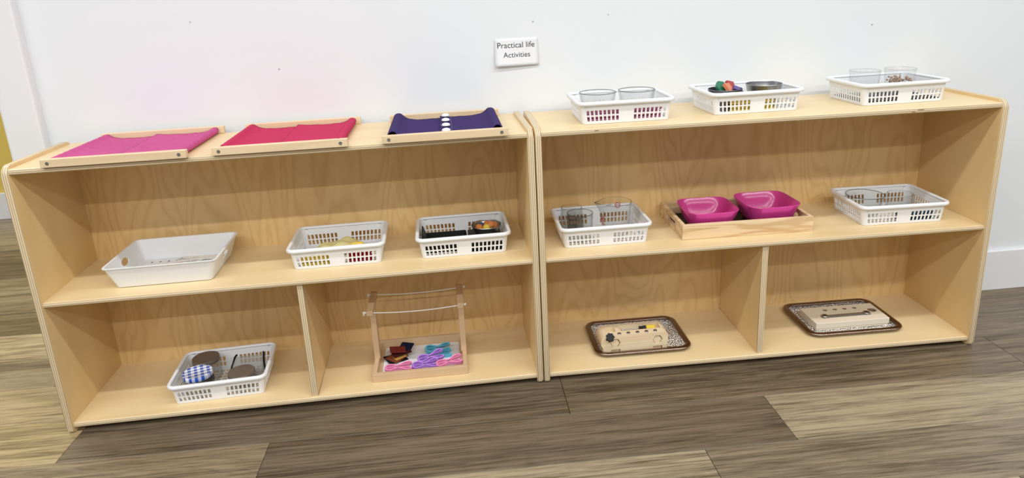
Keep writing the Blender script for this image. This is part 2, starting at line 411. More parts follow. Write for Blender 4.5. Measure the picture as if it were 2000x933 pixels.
# ------------------------------------------------------------------ wall sign
sg = thing('paper_sign', 'white paper sign reading Practical life Activities taped to the wall', 'sign', (1.2235, wall_y(1.2235), 0.8215), WA)
SW, SH = 0.123, 0.0755
def sign_out(x, z):
    t_ = max(0.0, 1 - z / SH); k = 0.5 - x / SW
    return -0.0010 - 0.011 * t_ ** 1.6 * (0.45 + 0.55 * k)
bm = bmesh.new()
loft(bm, [[(-SW / 2 + SW * i / 10, sign_out(-SW / 2 + SW * i / 10, SH * j / 10), SH * j / 10) for i in range(11)] for j in range(11)], closed=False)
obj('sheet', bm, M['paper'], sg, True, solid=0.0003)
def lettering(body, width, zc, xc):
    cu = bpy.data.curves.new('t', 'FONT'); cu.body = body; cu.size = 1.0; cu.align_x = 'CENTER'
    to = bpy.data.objects.new('t', cu); C.objects.link(to); bpy.context.view_layer.update()
    me = bpy.data.meshes.new_from_object(to.evaluated_get(bpy.context.evaluated_depsgraph_get()))
    bpy.data.objects.remove(to)
    xs = [v.co.x for v in me.vertices]; s = width / (max(xs) - min(xs)); mx = (max(xs) + min(xs)) / 2
    for v in me.vertices:
        x, z = xc + (v.co.x - mx) * s, zc + v.co.y * s
        v.co = (x, sign_out(x, z) - 0.0006, z)
    me.materials.clear(); me.materials.append(M['ink'])
    o = bpy.data.objects.new('lettering', me); C.objects.link(o); o.parent = sg
lettering('Practical life', 0.104, 0.0495, -0.001); lettering('Activities', 0.075, 0.0235, 0.0)

# ------------------------------------------------------------------ dressing frames
def dressing_frame(label, x0, x1, y0, y1, fab, roll, buttons=0, skew=0.0, rotz=0.0):
    w, dd = x1 - x0, y1 - y0
    t = thing('dressing_frame', label, 'dressing frame', ((x0 + x1) / 2, (y0 + y1) / 2, ZT + 0.0002), rotz, 'fabric dressing frames')
    rh, rd = 0.019, 0.015
    for s in (-1, 1):
        yc = s * (dd / 2 - rd / 2)
        r = obj('rail', NB(-w / 2, w / 2, yc - rd / 2, yc + rd / 2, 0, rh, 0.0012), M['rail'], t)
        for sx in (-1, 1):
            bm = bmesh.new(); lathe(bm, [(0.0001, 0.0004), (0.0012, 0.0004), (0.0015, 0.0012), (0.0036, 0.0012), (0.0042, 0.0)], 16, cap0=True)
            xform(bm, Matrix.Translation((sx * (w / 2 - 0.016), s * (dd / 2 + 0.0001), rh * 0.5)) @ Matrix.Rotation(-s * PI / 2, 4, 'X'))
            obj('screw', bm, M['screw'], r)
    ya, yb = -dd / 2 + rd + 0.0004, dd / 2 - rd - 0.006
    for sx in (-1, 1):
        xs = sx * (w / 2 - 0.012 - roll)
        bm = bmesh.new(); tube(bm, [(xs, -dd / 2 + rd - 0.001, roll * 0.72), (xs, dd / 2 - rd + 0.001, roll * 0.72)], roll * 0.62, 10)
        obj('stile', bm, M['rail'], t)
    ov = 0.013
    for sx in (-1, 1):
        top = 0.0022 if sx == 1 else 0.0
        loops = []; NY = 22
        for j in range(NY + 1):
            v_ = j / NY; y = ya + (yb - ya) * v_; L = []
            xs = w / 2 - 0.012 - roll; zc = roll + 0.001
            ends = 0.0015 * math.sin(v_ * PI)
            for k in range(12):                     # round the stile
                a = math.radians(-50 + k * 18)
                wr = 0.0005 * math.sin(v_ * 60 + k)
                L.append((xs + (roll + wr) * math.cos(a), zc + (roll + wr) * math.sin(a)))
            x_in, z_in = L[-1]; x_end = -ov
            for k in range(1, 17):
                q = k / 16; x = x_in + (x_end - x_in) * q
                base = 0.0035 + 0.002 * q * q + top
                z = base + (z_in - base) * math.exp(-q * 9)
                z += 0.0011 * noise.noise((x * 40 * sx + 7 * sx, y * 22, roll * 90)) * min(1, 6 * q) + 0.0006 * math.sin(x * 260 + y * 30)* q * (1 - q) * 2
                if sx == 1: z += max(0, q - 0.8) * 0.012 * (0.4 + v_ * v_)
                L.append((x, z))
            loops.append([(sx * x, y + 0.002 * math.sin(x * 40) * (1 if v_ > .9 else 0), z) for x, z in L])
        bm = bmesh.new(); loft(bm, loops, closed=False)
        fo = obj('fabric_panel', bm, fab, t, True, solid=0.0016)
        if sx == 1 and buttons:
            for k in range(buttons):
                yy = ya + (yb - ya) * (0.17 + 0.76 * k / (buttons - 1))
                bm = bmesh.new(); lathe(bm, [(0.009, 0), (0.0112, 0.0015), (0.0108, 0.0035), (0.0085, 0.0062), (0.004, 0.0078), (0.0005, 0.0082)], 24, cap0=True, cap1=True)
                xform(bm, Matrix.Translation((0.002, yy, 0.0095 + 0.0025 * k / 3)))
                obj('button', bm, M['button'], fo, True)
            for xx in (-0.0115, 0.016):
                bm = bmesh.new()
                for k in range(30):
                    y = ya + 0.006 + (yb - ya - 0.012) * k / 29
                    box(bm, xx - 0.0005, xx + 0.0005, y - 0.0024, y + 0.0024, 0.0045, 0.0098 if xx < 0 else 0.0088)
                obj('stitching', bm, M['thread'], fo)
    return t
dressing_frame('wooden dressing frame with bright pink cloth, nearest the door casing', 0.092, 0.411, -0.006, 0.306, M['pink'], 0.0088, rotz=-0.008)
dressing_frame('wooden dressing frame with raspberry red cloth', 0.467, 0.777, -0.006, 0.305, M['red'], 0.0095, rotz=-0.010)
dressing_frame('wooden dressing frame with dark purple blue cloth and white oval buttons', 0.858, 1.159, -0.010, 0.288, M['navy'], 0.0125, buttons=4, rotz=-0.014)

# ------------------------------------------------------------------ white baskets
BW, BDp, BH = 0.221, 0.163, 0.0575
def basket_meshes():
    bw0, bd0, bw1, bd1, r0, r1, hw = BW, BDp, 0.235, 0.176, 0.010, 0.015, 0.054
    zs = [0, 0.007, 0.0190, 0.0222, 0.0345, hw]
    def side(n_straight_fracs): return n_straight_fracs
    long_cols = []
    def group(a, n, pitch, wd):
        for k in range(n): long_cols.append((a + k * pitch, a + k * pitch + wd))
    group(0.012 / BW, 8, 0.0104 / BW, 0.0066 / BW); group((BW - 0.012 - 7 * 0.0104 - 0.0066) / BW, 8, 0.0104 / BW, 0.0066 / BW)
    short_cols = [((0.016 + k * 0.0102) / BDp, (0.016 + k * 0.0102 + 0.0062) / BDp) for k in range(13)]
    seq = []          # list of (base xy, rim xy, hole flag of the cell that follows)
    def corner(cx, cy, a0):
        for k in range(5):
            a = a0 + k / 4 * PI / 2
            seq.append(((cx * (bw0 / 2 - r0) + r0 * math.cos(a), cy * (bd0 / 2 - r0) + r0 * math.sin(a)),
                        (cx * (bw1 / 2 - r1) + r1 * math.cos(a), cy * (bd1 / 2 - r1) + r1 * math.sin(a)), False))
    def straight(ax, sgn, cols, w0, w1, off0, off1, rev):
        cs = cols if not rev else [(1 - b, 1 - a) for a, b in reversed(cols)]
        for (a, b) in cs:
            for f_, h in ((a, True), (b, False)):
                p0 = (f_ - 0.5) * w0; p1 = (f_ - 0.5) * w1
                if rev: p0, p1 = -p0, -p1
                P = lambda p, off: (p, sgn * off) if ax == 0 else (sgn * off, p)
                seq.append((P(p0, off0), P(p1, off1), h))
    corner(1, 1, 0); straight(0, 1, long_cols, bw0, bw1, bd0 / 2, bd1 / 2, True)
    corner(-1, 1, PI / 2); straight(1, -1, short_cols, bd0, bd1, bw0 / 2, bw1 / 2, True)
    corner(-1, -1, PI); straight(0, -1, long_cols, bw0, bw1, bd0 / 2, bd1 / 2, False)
    corner(1, -1, 1.5 * PI); straight(1, 1, short_cols, bd0, bd1, bw0 / 2, bw1 / 2, False)
    bm = bmesh.new(); rows = []
    for z in zs:
        q = z / hw
        rows.append([bm.verts.new((b[0] + (t_[0] - b[0]) * q, b[1] + (t_[1] - b[1]) * q, 0.0006 + z)) for b, t_, h in seq])
    n = len(seq)
    for i in range(len(zs) - 1):
        for j in range(n):
            if seq[j][2] and i in (1, 3): continue
            bm.faces.new((rows[i][j], rows[i][(j + 1) % n], rows[i + 1][(j + 1) % n], rows[i + 1][j]))
    # floor with slots
    xs = [-bw0 / 2 + 0.003]; ys = [-bd0 / 2 + 0.003]
    nx, ny = 12, 9
    for k in range(nx): a = -bw0 / 2 + 0.012 + k * 0.0165; xs += [a, a + 0.0125]
    for k in range(ny): a = -bd0 / 2 + 0.011 + k * 0.0158; ys += [a, a + 0.0118]
    xs.append(bw0 / 2 - 0.003); ys.append(bd0 / 2 - 0.003)
    g = [[bm.verts.new((x, y, 0.0018)) for x in xs] for y in ys]
    for j in range(len(ys) - 1):
        for i in range(len(xs) - 1):
            if i % 2 == 1 and j % 2 == 1: continue
            bm.faces.new((g[j][i], g[j][i + 1], g[j + 1][i + 1], g[j + 1][i]))
    body = obj('basket_body', bm, M['plastic'], solid=0.0017)
    prof = [(-0.0012, 0.0505), (-0.0012, 0.0555), (0.0008, 0.0578), (0.0045, 0.0585), (0.0075, 0.0572), (0.009, 0.054), (0.0088, 0.0495), (0.0072, 0.0488), (0.0062, 0.0530), (0.0012, 0.0530)]
    base = rrect(bw1, bd1, r1, 6)
    loops = []
    for (o_, z) in prof: loops.append([(x, y, z) for x, y in rrect(bw1 + 2 * o_, bd1 + 2 * o_, r1 + o_, 6)])
    bm = bmesh.new(); loft(bm, loops, True, wrap=True)
    rim = obj('rim', bm, M['plastic'], None, True)
    return body, rim
B_BODY, B_RIM = basket_meshes(); first = [True]
def basket(label, x, y, z, onR, yaw=0.0):
    loc = RP(x, y, z) if onR else (x, y, z)
    rz = yaw + (RYAW if onR else 0)
    t = thing('plastic_basket', label, 'basket', (loc[0], loc[1], z + 0.0003), rz, 'white perforated plastic baskets')
    if first[0]: b, r = B_BODY, B_RIM; first[0] = False
    else: b, r = link_copy(B_BODY), link_copy(B_RIM)
    b.parent = t; r.parent = t
    ct, st = math.cos(rz), math.sin(rz)
    def place(lx, ly, lz=0.0028): return (loc[0] + ct * lx - st * ly, loc[1] + st * lx + ct * ly, z + 0.0003 + lz)
    place.rz = rz
    return place
P1 = basket('white perforated basket holding two glass bowls, nearest the gap on the top board', 0.2405, 0.143, ZT, True, 0.0)
P2 = basket('white perforated basket holding coloured wooden shapes, middle of the top board', 0.587, 0.160, ZT, True, 0.02)
P3 = basket('white perforated basket holding two tall clear cups, at the far end of the top board', 0.984, 0.160, ZT, True, 0.03)
P4 = basket('white perforated basket holding a yellow packet', 0.7035, 0.1625, ZM, False, 0.0)
P5 = basket('white perforated basket holding a black tray and bowl of orange balls', 1.034, 0.1605, ZM, False, -0.005)
P6 = basket('white perforated basket holding lidded jars on the bottom shelf', 0.360, 0.1295, ZB, False, 0.05)
P7 = basket('white perforated basket holding a measuring jug and jars', 0.1865, 0.1505, ZM, True, 0.012)
P8 = basket('white perforated basket holding a glass bowl and ribbed jar on the middle shelf', 1.016, 0.147, ZM, True, -0.035)

# ------------------------------------------------------------------ vessels
M['glass_rim'] = glass('glass_rim', (0.62, 0.64, 0.64), (0.30, 0.32, 0.32), 0.10)
M['cup_rim'] = glass('cup_rim', (0.90, 0.91, 0.92), (0.76, 0.78, 0.80), 0.2)
def lip(o, mat, dz=0.0026):
    me = o.data; zt_ = max(v.co.z for v in me.vertices); me.materials.append(mat)
    for p in me.polygons:
        if all(me.vertices[i].co.z > zt_ - dz for i in p.vertices): p.material_index = len(me.materials) - 1
def vessel(name, label, cat, loc, prof, mat, n=40, rotz=0, group=None, parent=None):
    bm = bmesh.new(); lathe(bm, prof, n, cap0=True, cap1=True)
    o = obj(name, bm, mat, None, False, loc, rotz); smooth_by_angle(o, 55)
    if mat in (M['glass'], M['glass_thick']): lip(o, M['glass_rim'])
    elif mat is M.get('cupglass'): lip(o, M['cup_rim'])
    return tag(o, label, cat, group)
def cup_prof(r0, r1, h, w=0.0022, base=0.004):
    """outer wall up, rounded lip, inner wall down"""
    P = [(r0 * 0.55, 0.0), (r0 * 0.93, 0.0), (r0, 0.002)]
    for k in range(1, 7): q = k / 6; P.append((r0 + (r1 - r0) * q, 0.002 + (h - 0.002) * q))
    P += [(r1 + 0.0004, h + 0.0006), (r1 + 0.0002, h + 0.0020), (r1 - w * 0.5, h + 0.0026), (r1 - w, h + 0.0018), (r1 - w, h + 0.0004)]
    for k in range(5, -1, -1): q = k / 6; P.append((r0 + (r1 - r0) * q - w, base + (h - base) * q))
    P.append((r0 * 0.5, base))
    return P
# basket 1: two glass bowls and pink cloths
vessel('glass_bowl', 'clear glass bowl with thick rim, nearer the gap, in the top basket', 'bowl', P1(-0.056, 0.0), cup_prof(0.037, 0.0485, 0.064, 0.003), M['glass_thick'], group='glass bowls in the first top basket')
vessel('glass_bowl', 'clear glass bowl with thick rim, beside the basket of wooden shapes', 'bowl', P1(0.049, 0.004), cup_prof(0.037, 0.0485, 0.064, 0.003), M['glass_thick'], group='glass bowls in the first top basket')
def folded_cloth(name, label, cat, loc, rz, w, d_, h, mat, layers=3, seed=1):
    bm = bmesh.new()
    for L in range(layers):
        z0 = h * L / layers; th = h / layers * 0.8
        nx, ny = 10, 6; loops = []
        for (zz, sh) in ((z0, 0.0), (z0 + th * 0.5, 0.0022), (z0 + th, 0.0)):
            ring = []
            for (px, py) in rrect(w + sh * 2 - 0.004 * (L % 2), d_ + sh * 2, 0.006, 4):
                nzv = noise.noise((px * 60 + seed, py * 60, L * 3.1)); ring.append((px + nzv * 0.0012, py + nzv * 0.0012, zz + 0.001 * noise.noise((px * 45, py * 45 + seed, L))))
            loops.append(ring)
        loft(bm, loops, True, True, True)
    o = obj(name, bm, mat, None, True, loc, rz); smooth_by_angle(o, 60)
    return tag(o, label, cat)
M['palepink'] = fabric('pale_pink_cotton', (0.70, 0.30, 0.46), (0.52, 0.16, 0.30))
M['yelcloth'] = fabric('yellow_cotton', (0.80, 0.62, 0.12), (0.70, 0.50, 0.08))
M['redcloth'] = fabric('red_cotton', (0.50, 0.03, 0.06), (0.38, 0.02, 0.04))
folded_cloth('folded_cloth', 'pink folded cloth showing through the basket under the glass bowls', 'cloth', P1(-0.004, -0.066), P1.rz, 0.196, 0.016, 0.034, M['palepink'])
# basket 2: bowls, wooden shapes, yellow cloth
bwl = vessel('steel_bowl', 'dark steel bowl filled with coloured wooden shapes', 'bowl', P2(-0.062, -0.022), cup_prof(0.030, 0.044, 0.0535, 0.0012, 0.003), M['steel_dark'])
vessel('steel_bowl', 'empty shiny steel bowl with a wavy rim', 'bowl', P2(0.052, -0.006), cup_prof(0.033, 0.047, 0.0585, 0.0012, 0.003), M['steel'])
def shape_block(name, label, loc, pts, th, mat, rot):
    bm = bmesh.new(); prism(bm, pts, 2, -th / 2, th / 2)
    bmesh.ops.bevel(bm, geom=bm.edges[:], offset=0.0006, segments=1, affect='EDGES')
    o = obj(name, bm, mat, None, False, loc); o.rotation_euler = rot
    return tag(o, label, 'wooden shape', 'coloured wooden shapes')
hexa = [(0.019 * math.cos(PI / 3 * k), 0.019 * math.sin(PI / 3 * k)) for k in range(6)]
sq = [(-0.014, -0.014), (0.014, -0.014), (0.014, 0.014), (-0.014, 0.014)]
rh_ = [(-0.019, -0.008), (0.007, -0.012), (0.019, 0.008), (-0.007, 0.012)]
tz = [(-0.018, -0.009), (0.018, -0.009), (0.010, 0.009), (-0.010, 0.009)]
shape_block('wooden_hexagon', 'green wooden hexagon leaning in the dark steel bowl', P2(-0.070, -0.016, 0.061), hexa, 0.009, plain('green_paint', (0.03, 0.20, 0.11), 0.4), (0.95, 0.2, 0.3))
shape_block('wooden_square', 'red wooden square standing in the dark steel bowl', P2(-0.043, -0.012, 0.062), sq, 0.009, plain('red_paint', (0.42, 0.05, 0.05), 0.4), (1.0, 0.25, 0.5))
shape_block('wooden_block', 'orange wooden block in front of the red square', P2(-0.056, -0.030, 0.060), sq, 0.009, plain('orange_paint', (0.72, 0.22, 0.09), 0.4), (0.85, 0.1, 0.75))
shape_block('wooden_trapezoid', 'purple wooden block at the edge of the dark steel bowl', P2(-0.032, -0.030, 0.055), tz, 0.009, plain('purple_paint', (0.10, 0.06, 0.25), 0.4), (0.6, 0.4, 0.2))
folded_cloth('folded_cloth', 'yellow folded cloth showing through the basket of wooden shapes', 'cloth', P2(-0.010, -0.0735), P2.rz, 0.118, 0.009, 0.032, M['yelcloth'], 3, 4)
# basket 3: tall cups on a black mat
M['cupglass'] = glass('clear_cup', (0.985, 0.99, 0.99), (0.86, 0.87, 0.88), 0.04)
vessel('clear_cup', 'empty tall clear cup in the end basket on the top board', 'cup', P3(-0.050, 0.018), cup_prof(0.033, 0.040, 0.074, 0.0016), M['cupglass'])
vessel('clear_cup', 'tall clear cup with brown beads, in the end basket on the top board', 'cup', P3(0.050, 0.014), cup_prof(0.033, 0.040, 0.074, 0.0016), M['cupglass'])
bm = bmesh.new()
for k in range(150):
    a = random.random() * 2 * PI; r = 0.0325 * math.sqrt(random.random()); q = bmesh.ops.create_icosphere(bm, subdivisions=1, radius=0.0032)
    bmesh.ops.translate(bm, vec=(r * math.cos(a), r * math.sin(a), 0.010 + random.random() * 0.042), verts=q['verts'])
tag(obj('brown_beads', bm, plain('brown_beads_paint', (0.42, 0.24, 0.12), 0.4, var=0.5, scale=160), None, True, P3(0.050, 0.014)), 'small brown beads heaped in the tall clear cup', 'beads', kind='stuff')
tag(obj('black_mat', NB(-0.104, 0.104, -0.074, 0.074, 0, 0.006, 0.001), M['blackpl'], None, False, P3(0, 0, 0.0030), P3.rz), 'thin black mat lying under the tall clear cups', 'mat')
# basket 4: yellow packet
M['yelclear'] = glass('yellow_film', (0.98, 0.95, 0.70), (0.93, 0.84, 0.42), 0.75)
def packet(name, label, cat, loc, rot, w, d_, h, mat, seed, crump=0.004):
    bm = bmesh.new(); nx, ny = 18, 12; top, bot = [], []
    for j in range(ny + 1):
        ra, rb = [], []
        for i in range(nx + 1):
            u, v_ = i / nx * 2 - 1, j / ny * 2 - 1
            f = (1 - u ** 4) * (1 - v_ ** 4); n1 = noise.noise((u * 2.2 + seed, v_ * 2.2, seed)) * crump
            ra.append(bm.verts.new((u * w / 2, v_ * d_ / 2, 0.004 + h * f + n1 * f))); rb.append(bm.verts.new((u * w / 2, v_ * d_ / 2, 0.0005)))
        top.append(ra); bot.append(rb)
    for j in range(ny):
        for i in range(nx):
            bm.faces.new((top[j][i], top[j][i + 1], top[j + 1][i + 1], top[j + 1][i])); bm.faces.new((bot[j][i], bot[j + 1][i], bot[j + 1][i + 1], bot[j][i + 1]))
    ring = lambda g: [g[0][i] for i in range(nx)] + [g[j][nx] for j in range(ny)] + [g[ny][i] for i in range(nx, 0, -1)] + [g[j][0] for j in range(ny, 0, -1)]
    a, b = ring(top), ring(bot)
    for k in range(len(a)): bm.faces.new((a[k], a[(k + 1) % len(a)], b[(k + 1) % len(a)], b[k]))
    o = obj(name, bm, mat, None, True, loc); o.rotation_euler = rot
    return tag(o, label, cat)
packet('yellow_packet', 'translucent pale yellow packet lying across the basket', 'packet', P4(-0.012, 0.008, 0.012), (0.02, -0.10, 0.12), 0.120, 0.062, 0.022, M['yelclear'], 3.3, 0.010)
packet('yellow_sponge', 'solid yellow rounded sponge beside the translucent packet', 'sponge', P4(0.047, -0.024, 0.010), (0, -0.12, 0.15), 0.056, 0.036, 0.026, plain('yellow_sponge_foam', (0.80, 0.58, 0.10), 0.8, var=0.15, scale=200, bump=0.3), 8.1, 0.003)
folded_cloth('folded_cloth', 'pale yellow folded cloth showing through the basket with the yellow packet', 'cloth', P4(-0.058, -0.071), P4.rz, 0.070, 0.010, 0.028, M['yelcloth'], 2, 7)
folded_cloth('folded_cloth', 'red folded cloth showing through the basket with the yellow packet', 'cloth', P4(0.058, -0.068), P4.rz, 0.060, 0.010, 0.034, M['redcloth'], 3, 9)
# basket 5: black tray, bowl of balls
bt = thing('black_tray', 'black shallow plastic tray with one raised end lying in a basket', 'tray', P5(-0.048, -0.012, 0.0030), P5.rz)
bm = bmesh.new()
loft(bm, [[(x, y, z) for x, y in rrect(w_, d_, 0.006, 4)] for w_, d_, z in ((0.108, 0.078, 0.0), (0.118, 0.088, 0.028), (0.114, 0.084, 0.028), (0.105, 0.075, 0.003))], True, True, True)
obj('tray_body', bm, M['blackpl'], bt)
bm = bmesh.new(); prism(bm, [(-0.060, 0.026), (-0.0515, 0.030), (-0.0545, 0.036), (-0.0590, 0.050), (-0.0625, 0.051)], 1, -0.040, 0.040)
obj('raised_end', bm, M['blackpl'], bt)
tag(obj('black_block', NB(-0.045, 0.045, -0.066, 0.05, 0, 0.024, 0.002), M['blackpl'], None, False, P5(0.060, -0.006, 0.0030), P5.rz), 'black block under the bowl of orange balls', 'block')
vessel('steel_bowl', 'small steel bowl of orange and yellow balls on the middle shelf', 'bowl', P5(0.066, 0.0, 0.0275), cup_prof(0.030, 0.041, 0.024, 0.0012, 0.003), M['steel'])
for k, (nm, lx, ly, lz, c) in enumerate((('orange ball nearest the black tray in the steel bowl', -0.020, -0.008, 0.020, (0.72, 0.24, 0.05)), ('orange ball at the centre back of the steel bowl', 0.003, 0.012, 0.021, (0.70, 0.22, 0.05)), ('orange ball nearest the side panel in the steel bowl', 0.022, 0.002, 0.020, (0.68, 0.22, 0.06)), ('yellow ball at the front of the steel bowl', 0.000, -0.012, 0.020, (0.82, 0.60, 0.08)), ('dark blue ball at the back of the steel bowl', -0.014, 0.012, 0.018, (0.05, 0.10, 0.22)), ('orange ball between the yellow ball and the side panel', 0.013, -0.004, 0.025, (0.74, 0.27, 0.07)))):
    bm = bmesh.new(); bmesh.ops.create_icosphere(bm, subdivisions=3, radius=0.0105)
    for v_ in bm.verts: v_.co *= 1 + 0.06 * noise.noise(v_.co * 260 + Vector((k, k, 0)))
    tag(obj('small_ball', bm, plain('ball_%d' % k, c, 0.7, var=0.2, scale=150), None, True, P5(0.066 + lx, ly, 0.0275 + lz)), nm, 'ball', 'balls in the small steel bowl')

# basket 6: jars
def jar(label, loc, r, h, lidmat, tilt=None, lid_h=0.012, rz=0):
    t = thing('glass_jar', label, 'jar', loc, rz, 'lidded glass jars')
    if tilt: t.rotation_euler = tilt
    bm = bmesh.new()
    prof = [(r * 0.5, 0), (r * 0.9, 0), (r, 0.004), (r, h - 0.022), (r * 0.96, h - 0.016), (r * 0.90, h - 0.012), (r * 0.90, h - 0.002), (r * 0.85, h - 0.002), (r * 0.85, h - 0.014), (r - 0.003, h - 0.024), (r - 0.003, 0.006), (r * 0.5, 0.005)]
    lathe(bm, prof, 40, cap0=True, cap1=True); smooth_by_angle(obj('jar_body', bm, M['glass'], t), 50)
    bm = bmesh.new(); lathe(bm, [(r * 0.965, h - lid_h), (r * 0.985, h - lid_h + 0.0008), (r * 0.985, h - 0.002), (r * 0.955, h), (r * 0.90, h + 0.0003), (r * 0.88, h - 0.0006)], 44, cap0=True, cap1=True)
    lo = obj('lid', bm, lidmat, t); smooth_by_angle(lo, 50)
    return t
jar('glass_jar with bronze grey lid standing behind the gingham lidded jar'.replace('glass_jar', 'glass jar'), (0.302, 0.163, ZB + 0.003), 0.0365, 0.062, M['lid'])
jar('glass jar with blue and white gingham lid', (0.302, 0.090, ZB + 0.003), 0.0385, 0.060, M['gingham'], rz=0.35)
jar('glass jar with bronze grey lid in front of the clear clip box', (0.412, 0.096, ZB + 0.003), 0.0355, 0.046, M['lid'])
cb = thing('clip_box', 'clear plastic box with black clip ends lying in the jar basket', 'box', (0.413, 0.167, ZB + 0.003), 0.05)
bm = bmesh.new(); loft(bm, [[(x, y, z) for x, y in rrect(w_, d_, 0.009, 5)] for w_, d_, z in ((0.070, 0.046, 0.0), (0.078, 0.052, 0.004), (0.080, 0.054, 0.034), (0.076, 0.050, 0.040), (0.060, 0.040, 0.042))], True, True, True)
smooth_by_angle(obj('box_body', bm, M['plastic_clear'], cb), 40)
for s in (-1, 1):
    bm = bmesh.new(); tube(bm, spline([(s * 0.046, -0.022, 0.010), (s * 0.044, -0.018, 0.026), (s * 0.0405, 0.0, 0.037), (s * 0.039, 0.014, 0.043), (s * 0.036, 0.026, 0.044)], 6), 0.0028, 8)
    obj('clip', bm, M['blackpl'], cb, True)

# basket 7: jar, tumbler, jug
gj = vessel('glass_jar', 'clear open jar with threaded neck behind the tumbler', 'jar', P7(-0.070, 0.044),
            [(0.018, 0), (0.031, 0), (0.0335, 0.003), (0.0335, 0.044), (0.032, 0.049), (0.0305, 0.051), (0.0315, 0.054), (0.0305, 0.057), (0.0315, 0.060), (0.0300, 0.063), (0.0300, 0.070), (0.0275, 0.070), (0.0275, 0.052), (0.030, 0.045), (0.030, 0.006), (0.018, 0.005)], M['glass_thick'])
vessel('glass_tumbler', 'short clear glass tumbler in front of the threaded jar', 'glass', P7(-0.0595, -0.027), cup_prof(0.0335, 0.0355, 0.074, 0.0022, 0.008), M['glass_thick'])
jg = thing('measuring_jug', 'clear measuring jug with red markings and side handle', 'jug', P7(0.046, 0.004), P7.rz)
bm = bmesh.new(); n = 48; jprof = cup_prof(0.037, 0.0455, 0.088, 0.0024, 0.006); loops = []
for r, z in jprof:
    L = []
    for k in range(n):
        a = 2 * PI * k / n; da = abs(((a - PI + PI) % (2 * PI)) - PI); sp_ = math.exp(-(da / 0.20) ** 2) * max(0, (z - 0.058) / 0.030) ** 1.5 * 0.013
        L.append(((r + sp_) * math.cos(a), (r + sp_) * math.sin(a), z + sp_ * 0.15))
    loops.append(L)
loft(bm, loops, True, True, True); jb = smooth_by_angle(obj('jug_body', bm, M['glass'], jg), 55); lip(jb, M['glass_rim'], 0.0042)
bm = bmesh.new(); tube(bm, spline([(0.0435, 0, 0.076), (0.050, 0, 0.079), (0.059, 0, 0.074), (0.0625, 0, 0.060), (0.0615, 0, 0.036), (0.0600, 0, 0.016)], 6), 0.0042, 10)
obj('handle', bm, M['glass_thick'], jg, True)
def on_jug(bm, a, z, wa, hz, r_at=0.0):
    q = (z - 0.002) / 0.086; r = 0.037 + 0.0085 * q + 0.0003 + r_at
    r2 = r + 0.0085 * hz / 0.086
    vs4 = [bm.verts.new((rr * math.cos(aa), rr * math.sin(aa), zz)) for rr, aa, zz in ((r, a - wa / 2, z), (r, a + wa / 2, z), (r2, a + wa / 2, z + hz), (r2, a - wa / 2, z + hz))]
    bm.faces.new(vs4)
bm = bmesh.new()
for k in range(6): on_jug(bm, math.radians(-150), 0.024 + k * 0.009, 0.16 if k % 2 else 0.26, 0.0013)
for k in range(3): on_jug(bm, math.radians(-162), 0.030 + k * 0.006, 0.30, 0.0028)
on_jug(bm, math.radians(-165), 0.046, 0.34, 0.004); on_jug(bm, math.radians(-156), 0.052, 0.2, 0.003)
obj('measuring_marks', bm, M['redprint'], jg)
bm = bmesh.new()
for (s0, s1) in ((1.0, 0.74), ):
    n = 28; vo_, vi_ = [], []
    for k in range(n):
        a = 2 * PI * k / n
        for s_, L in ((s0, vo_), (s1, vi_)):
            aa = math.radians(68) + s_ * 0.17 * math.cos(a); z = 0.066 + s_ * 0.0085 * math.sin(a); r = 0.037 + 0.0085 * (z / 0.088) + 0.0004
            L.append(bm.verts.new((r * math.cos(aa), r * math.sin(aa), z)))
    for k in range(n): bm.faces.new((vo_[k], vo_[(k + 1) % n], vi_[(k + 1) % n], vi_[k]))
for k in range(5): on_jug(bm, math.radians(61 + k * 3.5), 0.0645, 0.032, 0.004)
obj('oval_emblem', bm, M['redprint'], jg)
bm = bmesh.new()
on_jug(bm, math.radians(100), 0.067, 0.45, 0.0006)
for k in range(4): on_jug(bm, math.radians(94 + k * 5), 0.0655, 0.035, 0.003)
obj('grey_scale', bm, M['ink'], jg)

# basket 8: glass bowl, ribbed jar, blue cloth
vessel('glass_bowl', 'wide clear glass bowl with dark rim on the middle shelf', 'bowl', P8(-0.058, 0.014), cup_prof(0.038, 0.0515, 0.055, 0.0024), M['glass_thick'])
ribs = [(0.020, 0), (0.034, 0), (0.0365, 0.003)]
for k in range(5): z = 0.006 + k * 0.008; ribs += [(0.0365, z), (0.0350, z + 0.004)]
ribs += [(0.0355, 0.047), (0.0345, 0.053), (0.0320, 0.053), (0.0325, 0.008), (0.020, 0.006)]
vessel('glass_jar', 'short ribbed clear glass jar beside the wide glass bowl', 'jar', P8(0.045, 0.012), ribs, M['glass_thick'])
folded_cloth('folded_cloth', 'dark blue folded cloth along the front of a middle shelf basket', 'cloth', P8(0.046, -0.056), P8.rz, 0.090, 0.030, 0.026, fabric('navy_cloth', (0.03, 0.09, 0.17), (0.02, 0.05, 0.10)), 3, 12)

